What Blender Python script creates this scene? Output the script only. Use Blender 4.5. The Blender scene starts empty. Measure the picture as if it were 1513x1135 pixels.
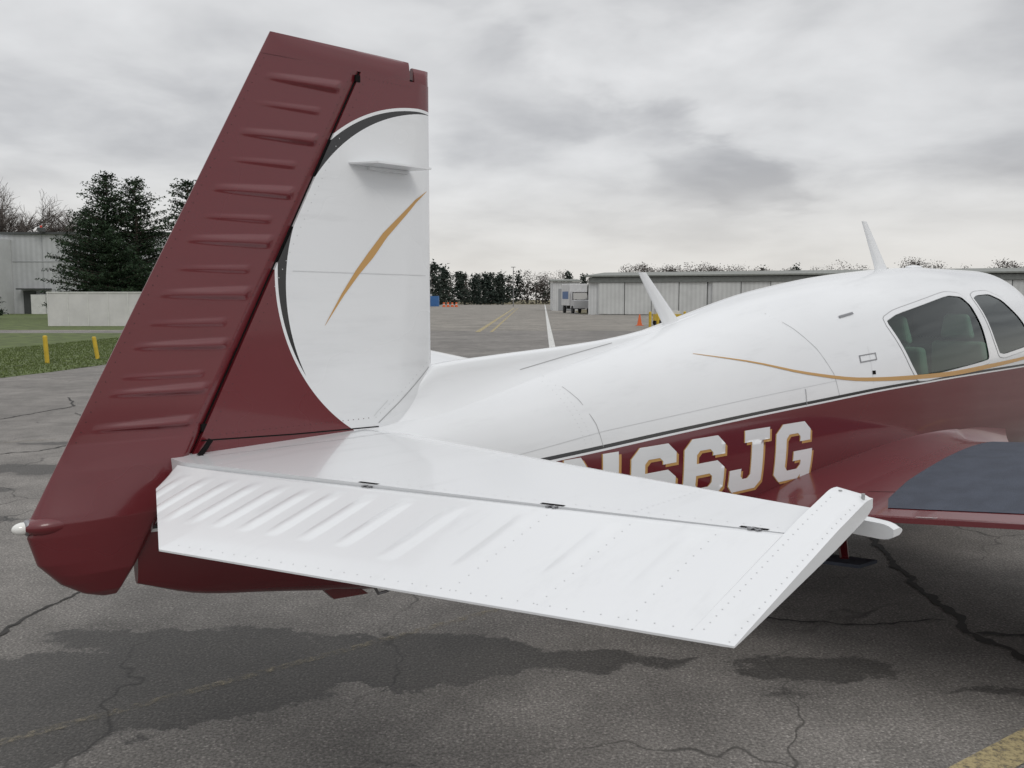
import bpy, bmesh, math, random
from mathutils import Vector, noise
from mathutils.bvhtree import BVHTree
random.seed(7)
sc=bpy.context.scene
COL=sc.collection
# ---------------------------------------------------------------- helpers
class NG:
    def __init__(s,nt): s.nt=nt; s.n=nt.nodes; s.l=nt.links
    def new(s,t,**k):
        x=s.n.new(t)
        for a,b in k.items(): setattr(x,a,b)
        return x
    def put(s,sock,v):
        if v is None: return
        if isinstance(v,bpy.types.NodeSocket): s.l.new(v,sock)
        else: sock.default_value=v
    def m(s,op,a,b=None,c=None,clamp=False):
        x=s.new('ShaderNodeMath',operation=op); x.use_clamp=clamp
        s.put(x.inputs[0],a); s.put(x.inputs[1],b); s.put(x.inputs[2],c)
        return x.outputs[0]
    def mix(s,f,a,b):
        x=s.new('ShaderNodeMix',data_type='RGBA')
        s.put(x.inputs[0],f); s.put(x.inputs[6],a); s.put(x.inputs[7],b)
        return x.outputs[2]
    def noise(s,vec,scale,detail=4,rough=.55,dist=0):
        x=s.new('ShaderNodeTexNoise'); s.put(x.inputs['Vector'],vec)
        x.inputs['Scale'].default_value=scale; x.inputs['Detail'].default_value=detail
        x.inputs['Roughness'].default_value=rough; x.inputs['Distortion'].default_value=dist
        return x
    def step(s,v,lo,hi,a=0.,b=1.):
        x=s.new('ShaderNodeMapRange',interpolation_type='SMOOTHSTEP')
        s.put(x.inputs[0],v); x.inputs[1].default_value=lo; x.inputs[2].default_value=hi
        x.inputs[3].default_value=a; x.inputs[4].default_value=b
        return x.outputs[0]
    def obj(s): return s.new('ShaderNodeTexCoord').outputs['Object']
    def sep(s,v):
        x=s.new('ShaderNodeSeparateXYZ'); s.put(x.inputs[0],v); return x.outputs
def c4(c): return (c[0],c[1],c[2],1.)
def newmat(name,color,rough=.5,metal=0.,coat=0.,var=.0,vscale=3.,bump=0.,bscale=40.,spec=.5):
    m=bpy.data.materials.new(name); m.use_nodes=True; g=NG(m.node_tree)
    b=g.n['Principled BSDF']
    b.inputs['Roughness'].default_value=rough; b.inputs['Metallic'].default_value=metal
    b.inputs['Coat Weight'].default_value=coat; b.inputs['Coat Roughness'].default_value=.08
    b.inputs['Specular IOR Level'].default_value=spec
    v=g.obj()
    if var>0:
        n=g.noise(v,vscale,6,.6)
        f=g.step(n.outputs[0],.3,.7)
        col=g.mix(f,c4([x*(1-var) for x in color]),c4([min(1,x*(1+var*.6)) for x in color]))
        g.put(b.inputs['Base Color'],col)
    else: b.inputs['Base Color'].default_value=c4(color)
    if bump>0:
        n=g.noise(v,bscale,4,.6)
        bp=g.new('ShaderNodeBump'); bp.inputs['Strength'].default_value=bump; bp.inputs['Distance'].default_value=.01
        g.put(bp.inputs['Height'],n.outputs[0]); g.put(b.inputs['Normal'],bp.outputs[0])
    return m
def mk(name,verts,faces,mats,parent=None,smooth=False,sharp=None,idx=None):
    me=bpy.data.meshes.new(name); me.from_pydata([tuple(v) for v in verts],[],faces); 
    if not isinstance(mats,(list,tuple)): mats=[mats]
    for m in mats: me.materials.append(m)
    if idx: me.polygons.foreach_set('material_index',idx)
    if smooth:
        me.polygons.foreach_set('use_smooth',[True]*len(me.polygons))
        if sharp: me.set_sharp_from_angle(angle=math.radians(sharp))
    me.update()
    o=bpy.data.objects.new(name,me); COL.objects.link(o)
    if parent: o.parent=parent
    return o
def empty(name,loc=(0,0,0),rz=0):
    o=bpy.data.objects.new(name,None); COL.objects.link(o); o.location=loc; o.rotation_euler=(0,0,rz); o.empty_display_size=.3
    return o
class MB:
    def __init__(s): s.v=[]; s.f=[]; s.i=[]
    def add(s,vs,fs,mi=0):
        k=len(s.v); s.v+= [tuple(v) for v in vs]; s.f+=[tuple(a+k for a in f) for f in fs]; s.i+=[mi]*len(fs)
    def box(s,x0,x1,y0,y1,z0,z1,mi=0):
        s.add([(x0,y0,z0),(x1,y0,z0),(x1,y1,z0),(x0,y1,z0),(x0,y0,z1),(x1,y0,z1),(x1,y1,z1),(x0,y1,z1)],
              [(0,3,2,1),(4,5,6,7),(0,1,5,4),(1,2,6,5),(2,3,7,6),(3,0,4,7)],mi)
    def tube(s,pts,rad,n=8,mi=0,cap=True):
        P=[Vector(p) for p in pts]
        vs=[];fs=[]
        for i,p in enumerate(P):
            t=(P[min(i+1,len(P)-1)]-P[max(i-1,0)]).normalized()
            up=Vector((0,0,1)) if abs(t.z)<.9 else Vector((1,0,0))
            a=t.cross(up).normalized(); b=t.cross(a)
            r=rad[i] if isinstance(rad,(list,tuple)) else rad
            for k in range(n):
                an=2*math.pi*k/n
                vs.append(p+a*(r*math.cos(an))+b*(r*math.sin(an)))
        for i in range(len(P)-1):
            for k in range(n):
                fs.append((i*n+k,i*n+(k+1)%n,(i+1)*n+(k+1)%n,(i+1)*n+k))
        if cap: fs.append(tuple(range(n))); fs.append(tuple((len(P)-1)*n+k for k in range(n-1,-1,-1)))
        s.add(vs,fs,mi)
    def obj(s,name,mats,parent=None,smooth=False,sharp=None): return mk(name,s.v,s.f,mats,parent,smooth,sharp,s.i)
def interp(T,x):
    if x<=T[0][0]: return T[0][1]
    if x>=T[-1][0]: return T[-1][1]
    n=len(T)
    for i in range(n-1):
        if x<=T[i+1][0]:
            x0,y0=T[i];x1,y1=T[i+1];h=x1-x0
            d=(y1-y0)/h
            def sl(j):
                if j<=0 or j>=n-1: return None
                a=(T[j][1]-T[j-1][1])/(T[j][0]-T[j-1][0]); b=(T[j+1][1]-T[j][1])/(T[j+1][0]-T[j][0])
                return 0 if a*b<=0 else 2*a*b/(a+b)
            m0=sl(i); m1=sl(i+1)
            m0=d if m0 is None else m0; m1=d if m1 is None else m1
            t=(x-x0)/h
            return (2*t**3-3*t*t+1)*y0+(t**3-2*t*t+t)*h*m0+(-2*t**3+3*t*t)*y1+(t**3-t*t)*h*m1
def lerp(T,x):
    if x<=T[0][0]: return T[0][1]
    for (x0,y0),(x1,y1) in zip(T,T[1:]):
        if x<=x1: return y0+(y1-y0)*(x-x0)/(x1-x0)
    return T[-1][1]
def bvh_of(o):
    me=o.data
    return BVHTree.FromPolygons([v.co.copy() for v in me.vertices],[tuple(p.vertices) for p in me.polygons])
# ---------------------------------------------------------------- materials
MAROON=(.122,.0115,.0165); WHITE=(.755,.77,.785); GOLD=(.50,.29,.10)
def paint_base(name,colorfn,rough=.16,bump=.05):
    m=bpy.data.materials.new(name); m.use_nodes=True; g=NG(m.node_tree); b=g.n['Principled BSDF']
    v=g.obj(); x,y,z=g.sep(v)[:3]
    col=colorfn(g,x,y,z)
    n=g.noise(v,1.6,3,.5); f=g.step(n.outputs[0],.3,.8,1.0,.95)
    # light grime, streaked along the airflow
    mp=g.new('ShaderNodeMapping'); mp.inputs['Scale'].default_value=(2.2,14,14); g.put(mp.inputs[0],v)
    gr=g.noise(mp.outputs[0],1.,5,.65)
    f=g.m('MULTIPLY',f,g.step(gr.outputs[0],.50,.85,1.,.90))
    cm=g.new('ShaderNodeVectorMath',operation='SCALE'); g.put(cm.inputs[0],col); g.put(cm.inputs['Scale'],f)
    g.put(b.inputs['Base Color'],cm.outputs[0])
    g.put(b.inputs['Roughness'],g.step(n.outputs[0],.3,.7,rough,rough+.10))
    b.inputs['Coat Weight'].default_value=.5; b.inputs['Coat Roughness'].default_value=.06
    n3=g.noise(v,3.,2,.5)
    bp=g.new('ShaderNodeBump'); bp.inputs['Strength'].default_value=bump; bp.inputs['Distance'].default_value=.02
    g.put(bp.inputs['Height'],n3.outputs[0]); g.put(b.inputs['Normal'],bp.outputs[0])
    return m
white=paint_base('white_paint',lambda g,x,y,z: g.mix(0.,c4(WHITE),c4(WHITE)))
maroon=paint_base('maroon_paint',lambda g,x,y,z: g.mix(0.,c4(MAROON),c4(MAROON)),.26)
black=newmat('black_paint',(.012,.012,.013),.3)
gold=newmat('gold_paint',GOLD,.35)
dark=newmat('gap_dark',(.01,.009,.009),.9,spec=.1)
seam=newmat('skin_seam',(.36,.365,.37),.6)
faint=newmat('faint_seam',(.56,.57,.58),.5)
rivm=newmat('rivet_paint',(.52,.53,.54),.4)
seamr=newmat('maroon_seam',(.055,.007,.009),.5)
metal=newmat('bare_metal',(.30,.30,.31),.35,1.)
rubber=newmat('tyre_rubber',(.02,.02,.02),.8,var=.2)
walk=newmat('walkway_nonskid',(.060,.070,.095),.85,bump=.5,bscale=300,var=.15,vscale=9)
def fincol(g,x,y,z):
    def dist(cx,cz,sz=1.0):
        a=g.m('SUBTRACT',x,cx); bb=g.m('MULTIPLY',g.m('SUBTRACT',z,cz),sz)
        return g.m('SQRT',g.m('ADD',g.m('MULTIPLY',a,a),g.m('MULTIPLY',bb,bb)))
    dA=dist(1.94,1.715,.985); dB=dist(2.004,1.675,.985)
    inA=g.m('LESS_THAN',dA,.592)
    base=g.mix(inA,c4(MAROON),c4(WHITE))
    bl=g.m('MULTIPLY',g.m('LESS_THAN',dA,.582),g.m('GREATER_THAN',dB,.619))
    return g.mix(bl,base,c4((.012,.012,.013)))
finpaint=paint_base('fin_paint',fincol,.22)
def fuscol(g,x,y,z):
    fc=g.new('ShaderNodeFloatCurve'); c=fc.mapping.curves[0]
    T=[(0,1.0),(1.7,1.01),(2.43,1.045),(3.07,1.085),(3.99,1.137),(4.99,1.18),(6.9,1.19),(10,1.19)]
    c.points[0].location=(0,T[0][1]/2); c.points[1].location=(1,T[-1][1]/2)
    for a,b in T[1:-1]: c.points.new(a/10,b/2)
    fc.mapping.update()
    g.put(fc.inputs['Value'],g.m('MULTIPLY',x,.1))
    zl=g.m('MULTIPLY',fc.outputs[0],2.)
    dz=g.m('SUBTRACT',z,zl)
    red=g.m('LESS_THAN',dz,-.016)
    b=g.m('MULTIPLY',g.m('GREATER_THAN',dz,-.007),g.m('LESS_THAN',dz,.008))
    return g.mix(b,g.mix(red,c4(WHITE),c4(MAROON)),c4((.012,.012,.013)))
fuspaint=paint_base('fuselage_paint',fuscol,.13)
def wingcol(g,x,y,z):
    return g.mix(g.m('GREATER_THAN',g.m('ABSOLUTE',y),1.75),c4(MAROON),c4(WHITE))
wingpaint=paint_base('wing_paint',wingcol,.24)
def glassmat(name,tint):
    m=bpy.data.materials.new(name); m.use_nodes=True; g=NG(m.node_tree); g.n.remove(g.n['Principled BSDF'])
    t=g.new('ShaderNodeBsdfTransparent'); t.inputs[0].default_value=c4(tint)
    q=g.new('ShaderNodeBsdfGlossy'); q.inputs['Roughness'].default_value=.03; q.inputs[0].default_value=(.9,.95,.95,1)
    fr=g.new('ShaderNodeFresnel'); fr.inputs[0].default_value=1.5
    f=g.m('ADD',g.m('MULTIPLY',fr.outputs[0],.8),.02)
    mx=g.new('ShaderNodeMixShader'); g.put(mx.inputs[0],f); g.l.new(t.outputs[0],mx.inputs[1]); g.l.new(q.outputs[0],mx.inputs[2])
    g.l.new(mx.outputs[0],g.n['Material Output'].inputs[0]); return m
glass=glassmat('tinted_glass',(.44,.64,.55))
cabin_dark=newmat('cabin_dark',(.03,.035,.035),.15)
seatm=newmat('seat_leather',(.42,.40,.36),.6)
liner=newmat('cabin_liner',(.10,.11,.11),.8)

# ---------------------------------------------------------------- AIRPLANE (local frame: +X nose, +Y left wing, Z up)
th=math.radians(46.5)
A=empty('small_airplane',(-2.53*math.cos(th),2.53*math.sin(th),0),math.pi/2-th)
ZT=[(.90,1.10),(1.08,1.19),(1.3,1.20),(1.7,1.215),(2.0,1.27),(2.5,1.36),(3.0,1.445),(3.5,1.545),(4.37,1.71),(5.45,1.825),(6.3,1.87),(7.1,1.87),(7.45,1.80),(8.15,1.42),(9.0,1.30),(9.35,1.2),(9.45,1.05)]
ZB=[(.90,.83),(1.08,.76),(1.3,.715),(1.78,.62),(2.5,.52),(3.5,.44),(4.5,.40),(7.5,.40),(8.6,.46),(9.35,.62),(9.45,.75)]
WW=[(.90,.02),(1.08,.065),(1.3,.105),(1.5,.135),(2.5,.258),(3.5,.376),(4.5,.494),(5.2,.555),(6.0,.575),(7.3,.575),(8.3,.50),(9.0,.40),(9.35,.27),(9.45,.13)]
ZC=[(.9,.98),(2.5,.98),(3.5,1.0),(5.,1.02),(7.5,1.02),(9.45,.9)]
NU=[(.9,2.0),(2.5,2.05),(3.5,2.15),(5,2.5),(7,2.6),(8.2,2.3),(9.45,2.)]
xs=[];x=.90
while x<9.45:
    xs.append(x); x+= .016 if 4.75<x<7.3 else .04
xs.append(9.45)
NA=200
def fus_section(X,k=NA):
    zt,zb,w,zc,n=interp(ZT,X),interp(ZB,X),interp(WW,X),interp(ZC,X),lerp(NU,X)
    out=[]
    for i in range(k):
        a=2*math.pi*i/k; c,s=math.cos(a),math.sin(a)
        nn=n if s>=0 else 2.6
        y=w*math.copysign(abs(c)**(2/nn),c); zz=zc+((zt-zc) if s>=0 else (zc-zb))*math.copysign(abs(s)**(2/nn),s)
        out.append((X,y,zz))
    return out
V=[];F=[]
for X in xs: V+=fus_section(X)
n=len(xs)
for i in range(n-1):
    for k in range(NA):
        F.append((i*NA+k,i*NA+(k+1)%NA,(i+1)*NA+(k+1)%NA,(i+1)*NA+k))
F.append(tuple(range(NA))[::-1]); F.append(tuple((n-1)*NA+k for k in range(NA)))
fbvh=BVHTree.FromPolygons([Vector(v) for v in V],F)
W1=[(4.84,1.535),(5.0,1.580),(5.78,1.688),(5.98,1.680),(6.06,1.62),(6.12,1.48),(6.17,1.275),(6.14,1.245),(5.2,1.195),(5.07,1.200),(5.0,1.28)]
W2=[(6.15,1.668),(6.25,1.69),(6.5,1.70),(6.68,1.66),(6.9,1.53),(7.05,1.40),(7.08,1.34),(7.0,1.31),(6.45,1.270),(6.35,1.28),(6.28,1.38),(6.22,1.52)]
def inside(p,poly):
    x,y=p;c=False;j=len(poly)-1
    for i in range(len(poly)):
        xi,yi=poly[i];xj,yj=poly[j]
        if (yi>y)!=(yj>y) and x<(xj-xi)*(y-yi)/(yj-yi)+xi: c=not c
        j=i
    return c
F2=[];idx=[]
for f in F:
    cx=sum(V[i][0] for i in f)/len(f); cz=sum(V[i][2] for i in f)/len(f)
    if len(f)==4 and 4.8<cx<7.2 and cz>1.2 and (inside((cx,cz),W1) or inside((cx,cz),W2)): continue
    F2.append(f); idx.append(1 if (7.30<cx<8.1 and cz>1.30+(8.1-cx)*.1 and cz<interp(ZT,cx)+1) else 0)
fus=mk('fuselage',V,F2,[fuspaint,cabin_dark],A,True,40,idx)

def drape(poly2d,name,mat,bvh=None,off=.002,side=-1,axis='Y',holes=(),cell=.03,parent=A,smooth=True):
    """flat outline (X,z) [or (X,Y) for axis Z] cut in cells and laid on the skin"""
    cu=bpy.data.curves.new(name,'CURVE'); cu.dimensions='2D'; cu.fill_mode='BOTH'
    for pl in [poly2d]+list(holes):
        s=cu.splines.new('POLY'); s.points.add(len(pl)-1)
        for q,(a,b) in zip(s.points,pl): q.co=(a,b,0,1)
        s.use_cyclic_u=True
    tmp=bpy.data.objects.new('tmp',cu); COL.objects.link(tmp)
    dg=bpy.context.evaluated_depsgraph_get()
    me=bpy.data.meshes.new_from_object(tmp.evaluated_get(dg))
    bpy.data.objects.remove(tmp)
    bm=bmesh.new(); bm.from_mesh(me)
    bx=[v.co.x for v in bm.verts]; by=[v.co.y for v in bm.verts]
    for lo,hi,nrm,ax in ((min(bx),max(bx),(1,0,0),0),(min(by),max(by),(0,1,0),1)):
        t=lo+cell
        while t<hi:
            co=[0,0,0]; co[ax]=t
            bmesh.ops.bisect_plane(bm,geom=bm.verts[:]+bm.edges[:]+bm.faces[:],plane_co=co,plane_no=nrm)
            t+=cell
    vs=[]
    last=0
    bm.verts.ensure_lookup_table(); bm.verts.index_update()
    for v in bm.verts:
        a,b=v.co.x,v.co.y
        if axis=='Y':
            h=bvh.ray_cast(Vector((a,side*3.,b)),Vector((0,-side,0)))
        else:
            h=bvh.ray_cast(Vector((a,b,3.)),Vector((0,0,-1)))
        if h[0] is None: vs.append(Vector((a,last,b)) if axis=='Y' else Vector((a,b,last)))
        else:
            p=h[0]+ (Vector((0,side,0)) if axis=='Y' else Vector((0,0,1)))*off
            last=p.y if axis=='Y' else p.z; vs.append(p)
    fs=[tuple(v.index for v in f.verts) for f in bm.faces]
    bm.free()
    return mk(name,vs,fs,mat,parent,smooth)
def ribbon(pts,w):
    n=len(pts); ws=w if isinstance(w,(list,tuple)) else [w]*n
    L=[];Rr=[]
    for i in range(n):
        a=Vector(pts[max(i-1,0)]);b=Vector(pts[min(i+1,n-1)]); t=(b-a).normalized(); nn=Vector((-t.y,t.x))
        p=Vector(pts[i]); L.append(tuple(p+nn*ws[i]/2)); Rr.append(tuple(p-nn*ws[i]/2))
    return L+Rr[::-1]
def curve_pts(T,n):
    a,b=T[0][0],T[-1][0]; return [(a+(b-a)*i/n,interp(T,a+(b-a)*i/n)) for i in range(n+1)]
def offset_poly(poly,d):
    out=[];n=len(poly)
    for i in range(n):
        a,b,c2=Vector(poly[i-1]),Vector(poly[i]),Vector(poly[(i+1)%n])
        n1=Vector((-(b-a).y,(b-a).x)).normalized(); n2=Vector((-(c2-b).y,(c2-b).x)).normalized()
        q=(n1+n2).normalized(); q=q*(d/max(.4,q.dot(n1))); out.append(tuple(b+q))
    return out
def rounded(poly,it=2):
    for _ in range(it):
        o=[]
        for i in range(len(poly)):
            a=poly[i];b=poly[(i+1)%len(poly)]
            o+=[(a[0]*.88+b[0]*.12,a[1]*.88+b[1]*.12),(a[0]*.12+b[0]*.88,a[1]*.12+b[1]*.88)]
        poly=o
    return poly
for nm,Wp in (('rear_window',W1),('front_window',W2)):
    for sd in (-1,1):
        drape(offset_poly(Wp,.012),nm+'_pane',glass,fbvh,-.004,sd,cell=.06)
        rp=rounded(Wp)
        drape(offset_poly(rp,.012),nm+'_frame',white,fbvh,.0022,sd,holes=[offset_poly(rp,-.012)],cell=.04)
        drape(offset_poly(rp,.0155),nm+'_seal',seam,fbvh,.0012,sd,holes=[offset_poly(rp,-.0145)],cell=.04)
# registration
G6=([(.15,0),(.65,0),(.8,.15),(.8,.47),(.65,.6),(.24,.6),(.24,.74),(.30,.8),(.50,.8),(.56,.74),(.56,.69),(.8,.69),(.8,.85),(.65,1),(.15,1),(0,.85),(0,.15)],[[(.24,.26),(.24,.41),(.5,.41),(.56,.36),(.56,.26),(.5,.2),(.3,.2)]])
GJ=([(.1,0),(.6,0),(.72,.12),(.72,.8),(.86,.8),(.86,1),(.3,1),(.3,.8),(.46,.8),(.46,.26),(.40,.2),(.30,.2),(.25,.25),(.25,.38),(0,.38),(0,.12)],[])
GG=([(.15,0),(.58,0),(.64,.07),(.64,0),(.86,0),(.86,.50),(.42,.50),(.42,.33),(.60,.33),(.60,.25),(.53,.18),(.3,.18),(.24,.26),(.24,.74),(.3,.81),(.5,.81),(.56,.75),(.56,.66),(.8,.66),(.8,.85),(.65,1),(.15,1),(0,.85),(0,.15)],[])
GN=([(0,0),(.24,0),(.24,.58),(.56,0),(.8,0),(.8,1),(.56,1),(.56,.42),(.24,1),(0,1)],[])
for nm,gl,x0,x1 in (('letter_n',GN,2.44,2.73),('digit_six',G6,2.80,3.07),('digit_six_b',G6,3.12,3.39),('letter_j',GJ,3.43,3.71),('letter_g',GG,3.76,4.05)):
    wd=max(p[0] for p in gl[0]); s=(x1-x0)/wd
    def tr(pl,dx=0,dz=0): return [(x0+p[0]*s+dx,.742+.025*(x0+p[0]*s-2.4)/1.6+p[1]*.285+dz) for p in pl]
    drape(tr(gl[0],.016,-.013),nm+'_gold',gold,fbvh,.0012,-1,holes=[tr(h,.016,-.013) for h in gl[1]])
    drape(tr(gl[0],-.006,.0),nm+'_gold_edge',gold,fbvh,.0016,-1,holes=[tr(h,-.006,0) for h in gl[1]])
    drape(tr(gl[0]),nm,white,fbvh,.0026,-1,holes=[tr(h) for h in gl[1]])
GS=[(3.32,1.405),(3.66,1.355),(4.03,1.285),(4.52,1.228),(4.99,1.212),(5.5,1.205),(6.04,1.215),(6.89,1.24),(7.4,1.28)]
cp=curve_pts(GS,40)
for sd in (-1,1): drape(ribbon(cp,[.002+.026*math.sin(math.pi*min(1,i/26*.5)) if i<26 else .028-.012*(i-26)/14 for i in range(41)]),'gold_swoosh',gold,fbvh,.0026,sd,cell=.05)
def side_seam(pts,w=.004,m=seam,name='skin_seam'):
    for sd in (-1,1): drape(ribbon(pts,w),name,m,fbvh,.0011,sd,cell=.06)
side_seam([(2.50,1.345),(2.58,1.25),(2.63,1.15),(2.65,1.06)],.003)
side_seam([(3.96,1.58),(4.06,1.50),(4.16,1.40),(4.25,1.27),(4.28,1.16)],.003)
side_seam([(1.75,1.02),(2.4,1.09),(2.66,1.12)],.0025,faint)
side_seam([(2.66,1.12),(3.6,1.19),(4.27,1.235)],.0025,faint)
side_seam([(4.60,1.40),(4.60,1.20)],.002,faint)
drape([(4.50,1.355),(4.66,1.365),(4.66,1.325),(4.50,1.315)],'baggage_latch',metal,fbvh,.003,-1,holes=[[(4.508,1.350),(4.654,1.359),(4.654,1.331),(4.508,1.322)]],cell=.02)
drape([(4.46,1.563),(4.60,1.583),(4.60,1.572),(4.46,1.552)],'air_vent',metal,fbvh,.006,-1,cell=.02)
drape([(4.60,1.25),(4.63,1.25),(4.63,1.27),(4.60,1.27)],'door_lock',dark,fbvh,.003,-1,cell=.02)
drape(ribbon([(4.0,1.13),(4.0,1.21)],.004),'door_edge',seam,fbvh,.003,-1)
# dorsal fillet
DZ=[(1.70,1.20),(1.98,1.408),(2.3,1.432),(2.68,1.452),(3.0,1.475),(3.4,1.53),(3.8,1.605)]
V=[];F=[];K=24;xsd=[1.70+i*.03 for i in range(71)]
def surfz(X,y):
    h=fbvh.ray_cast(Vector((X,y,3.)),Vector((0,0,-1))); return h[0].z if h[0] else 1.
for X in xsd:
    zt=lerp(DZ,X) if X<1.98 else interp(DZ,X)
    yf=min(interp(WW,X)*.80,.115+.03*(X-1.7)); zs=surfz(X,-yf)-.004
    row=[]
    for k in range(-K,K+1):
        t=abs(k)/K
        y=math.copysign(.0+.028*min(1,t*8)**.5+(yf-.028)*max(0,t-.06)**1.25,k) if k else 0
        if t<.125: z=zt-.012*(t/.125)**2
        else: z=(zt-.012)-(zt-.012-zs)*((t-.125)/.875)**.62
        base=surfz(X,y if abs(y)<yf else yf)-.004
        row.append((X,y,max(z,base if t>.0 else z)))
    V+=row
m2=2*K+1
for i in range(len(xsd)-1):
    for k in range(m2-1): F.append((i*m2+k,i*m2+k+1,(i+1)*m2+k+1,(i+1)*m2+k))
dors=mk('dorsal_fairing',V,F,white,A,True); db=bvh_of(dors)
for sd in (-1,1): drape(ribbon([(2.40,1.372),(2.66,1.412),(2.98,1.458)],.003),'dorsal_seam',seam,db,.0014,sd,cell=.05)

def plate(name,S,xl,xt,thk,ncol,mapf,mats,parent=A,bead=None,sharp=35,umap=lambda u:u):
    V=[];F=[];ns=len(S);nc=ncol+1
    for side in (1,-1):
        for s in S:
            a,b=xl(s),xt(s)
            for j in range(nc):
                u=umap(j/ncol); X=a+(b-a)*u; t=thk(u,s)
                if bead: t+=bead(X,s,u,side)
                V.append(mapf(X,s,side*t))
    N=ns*nc
    for i in range(ns-1):
        for j in range(ncol):
            a=i*nc+j; F.append((a,a+1,a+nc+1,a+nc)); F.append((N+a,N+a+nc,N+a+nc+1,N+a+1))
    for i in range(ns-1):
        for j in (0,ncol):
            a=i*nc+j; F.append((a,a+nc,N+a+nc,N+a) if j==0 else (a,N+a,N+a+nc,a+nc))
    for j in range(ncol):
        for i in (0,ns-1):
            a=i*nc+j; F.append((a,N+a,N+a+1,a+1) if i==0 else (a,a+1,N+a+1,N+a))
    return mk(name,V,F,mats,parent,True,sharp)
def frange(a,b,n): return [a+(b-a)*i/n for i in range(n+1)]
# ---- fin
def hx(z):
    if z<1.225: return lerp([(.60,.735),(.819,.844),(1.048,.971),(1.225,1.079)],z)
    return 1.079+(z-1.225)*(.607/1.184)
finmap=lambda X,s,t:(X,t,s)
def finth(u,s):
    T=.052-.022*(s-1.1)/1.35
    return T*(math.sqrt(min(1,u*5))*(1-.25*u)) if u<.2 else T*(1-.25*u)
fin=plate('fin',frange(1.0,2.404,60),lambda s:1.985,lambda s:hx(s)+.004,finth,40,finmap,finpaint,umap=lambda u:u*u)
plate('fin_tip',frange(2.404,2.458,6),lambda s:1.985,lambda s:1.912,lambda u,s:(.018*math.sqrt(min(1,u*3)))*math.sqrt(max(.05,1-((s-2.404)/.056)**2)),10,finmap,finpaint)
sp=MB()
for z0,z1,w in ((1.0,1.225,.03),(1.225,2.40,.022)):
    a,b=hx(z0),hx(z1); sp.add([(a-.012,-w,z0),(a+.02,-w,z0),(a+.02,w,z0),(a-.012,w,z0),(b-.012,-w*.7,z1),(b+.02,-w*.7,z1),(b+.02,w*.7,z1),(b-.012,w*.7,z1)],[(0,3,2,1),(4,5,6,7),(0,1,5,4),(1,2,6,5),(2,3,7,6),(3,0,4,7)])
sp.box(1.70,1.908,-.012,.012,2.400,2.415)
sp.obj('hinge_gap',dark,A)
# ---- rudder
def rte(z):
    if z>=1.068: return .633+(z-1.068)*(.735/1.402)
    return lerp([(.819,.80),(.835,.755),(.873,.698),(.937,.643),(1.015,.622),(1.068,.633)],z)
def rudth(u,s):
    T=lerp([(.819,.012),(.84,.03),(.90,.055),(1.05,.068),(1.18,.055),(1.28,.036),(2.41,.022)],s)
    if s<1.25: 
        k=min(1,(1.25-s)/.2); e=(1-u)**.9*(1-k)+math.sqrt(max(0,1-u*u))*k
    else: e=(1-u)**.95
    return T*e*(math.sqrt(min(1,.35+u*8)))+.002
BZ=[2.335,2.155,1.98,1.825,1.665,1.515,1.385,1.29]
def rbead(X,s,u,side):
    if s<1.255: return 0
    h=0
    for i,z in enumerate(BZ):
        k=1. if i<5 else .8
        for zz,amp,u0,u1,w in ((z,.0095,.11,.86,.019*k),(z-.085 if i<6 else z-.5,.0035,.20,.84,.012*k)):
            if abs(s-zz)>.05 or not(u0<u<u1): continue
            q=(u-u0)/(u1-u0)
            env=min(1,q*14)*min(1,(1-q)*1.5)**.8; ww=w*(1.2-.55*q)
            d=(s-zz)/ww
            d=d*(1.35 if d<0 else .85)
            if abs(d)<1: h+=amp*env*(1-d*d)**1.1
    return h
rud=plate('rudder',frange(.819,2.404,460),lambda s:hx(s)-.003,rte,rudth,60,finmap,maroon,bead=rbead,sharp=60)
plate('rudder_horn',frange(2.404,2.474,10),lambda s:1.897,lambda s:rte(s),lambda u,s:.022*(math.sqrt(min(1,.2+u*6)))*(1-u)**.6*math.sqrt(max(.04,1-((s-2.404)/.072)**2))+.002,50,finmap,maroon,sharp=60)
rb=bvh_of(rud); fb=bvh_of(fin)
def ellip(name,c,r,mat,nu=24,nv=14,parent=A,tail=0):
    V=[];F=[]
    for i in range(nv+1):
        a=math.pi*i/nv
        for k in range(nu):
            b=2*math.pi*k/nu; V.append((c[0]-r[0]*math.cos(a)*(1+ (tail if math.cos(a)<0 else 0)),c[1]+r[1]*math.sin(a)*math.cos(b),c[2]+r[2]*math.sin(a)*math.sin(b)))
    for i in range(nv):
        for k in range(nu): F.append((i*nu+k,(i+1)*nu+k,(i+1)*nu+(k+1)%nu,i*nu+(k+1)%nu))
    return mk(name,V,F,mat,parent,True)
ellip('tail_light_fairing',(.68,0,1.045),(.07,.045,.03),maroon,tail=1.9)
lens=newmat('light_lens',(.75,.75,.72),.1,coat=1.)
ellip('tail_light_lens',(.612,0,1.045),(.026,.017,.017),lens)
ellip('tail_light_ring',(.625,0,1.045),(.014,.022,.022),metal)
fs=[(1.96,2.035),(1.90,1.995),(1.83,1.93),(1.765,1.87),(1.705,1.80),(1.65,1.74),(1.59,1.665),(1.52,1.565)]
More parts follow.
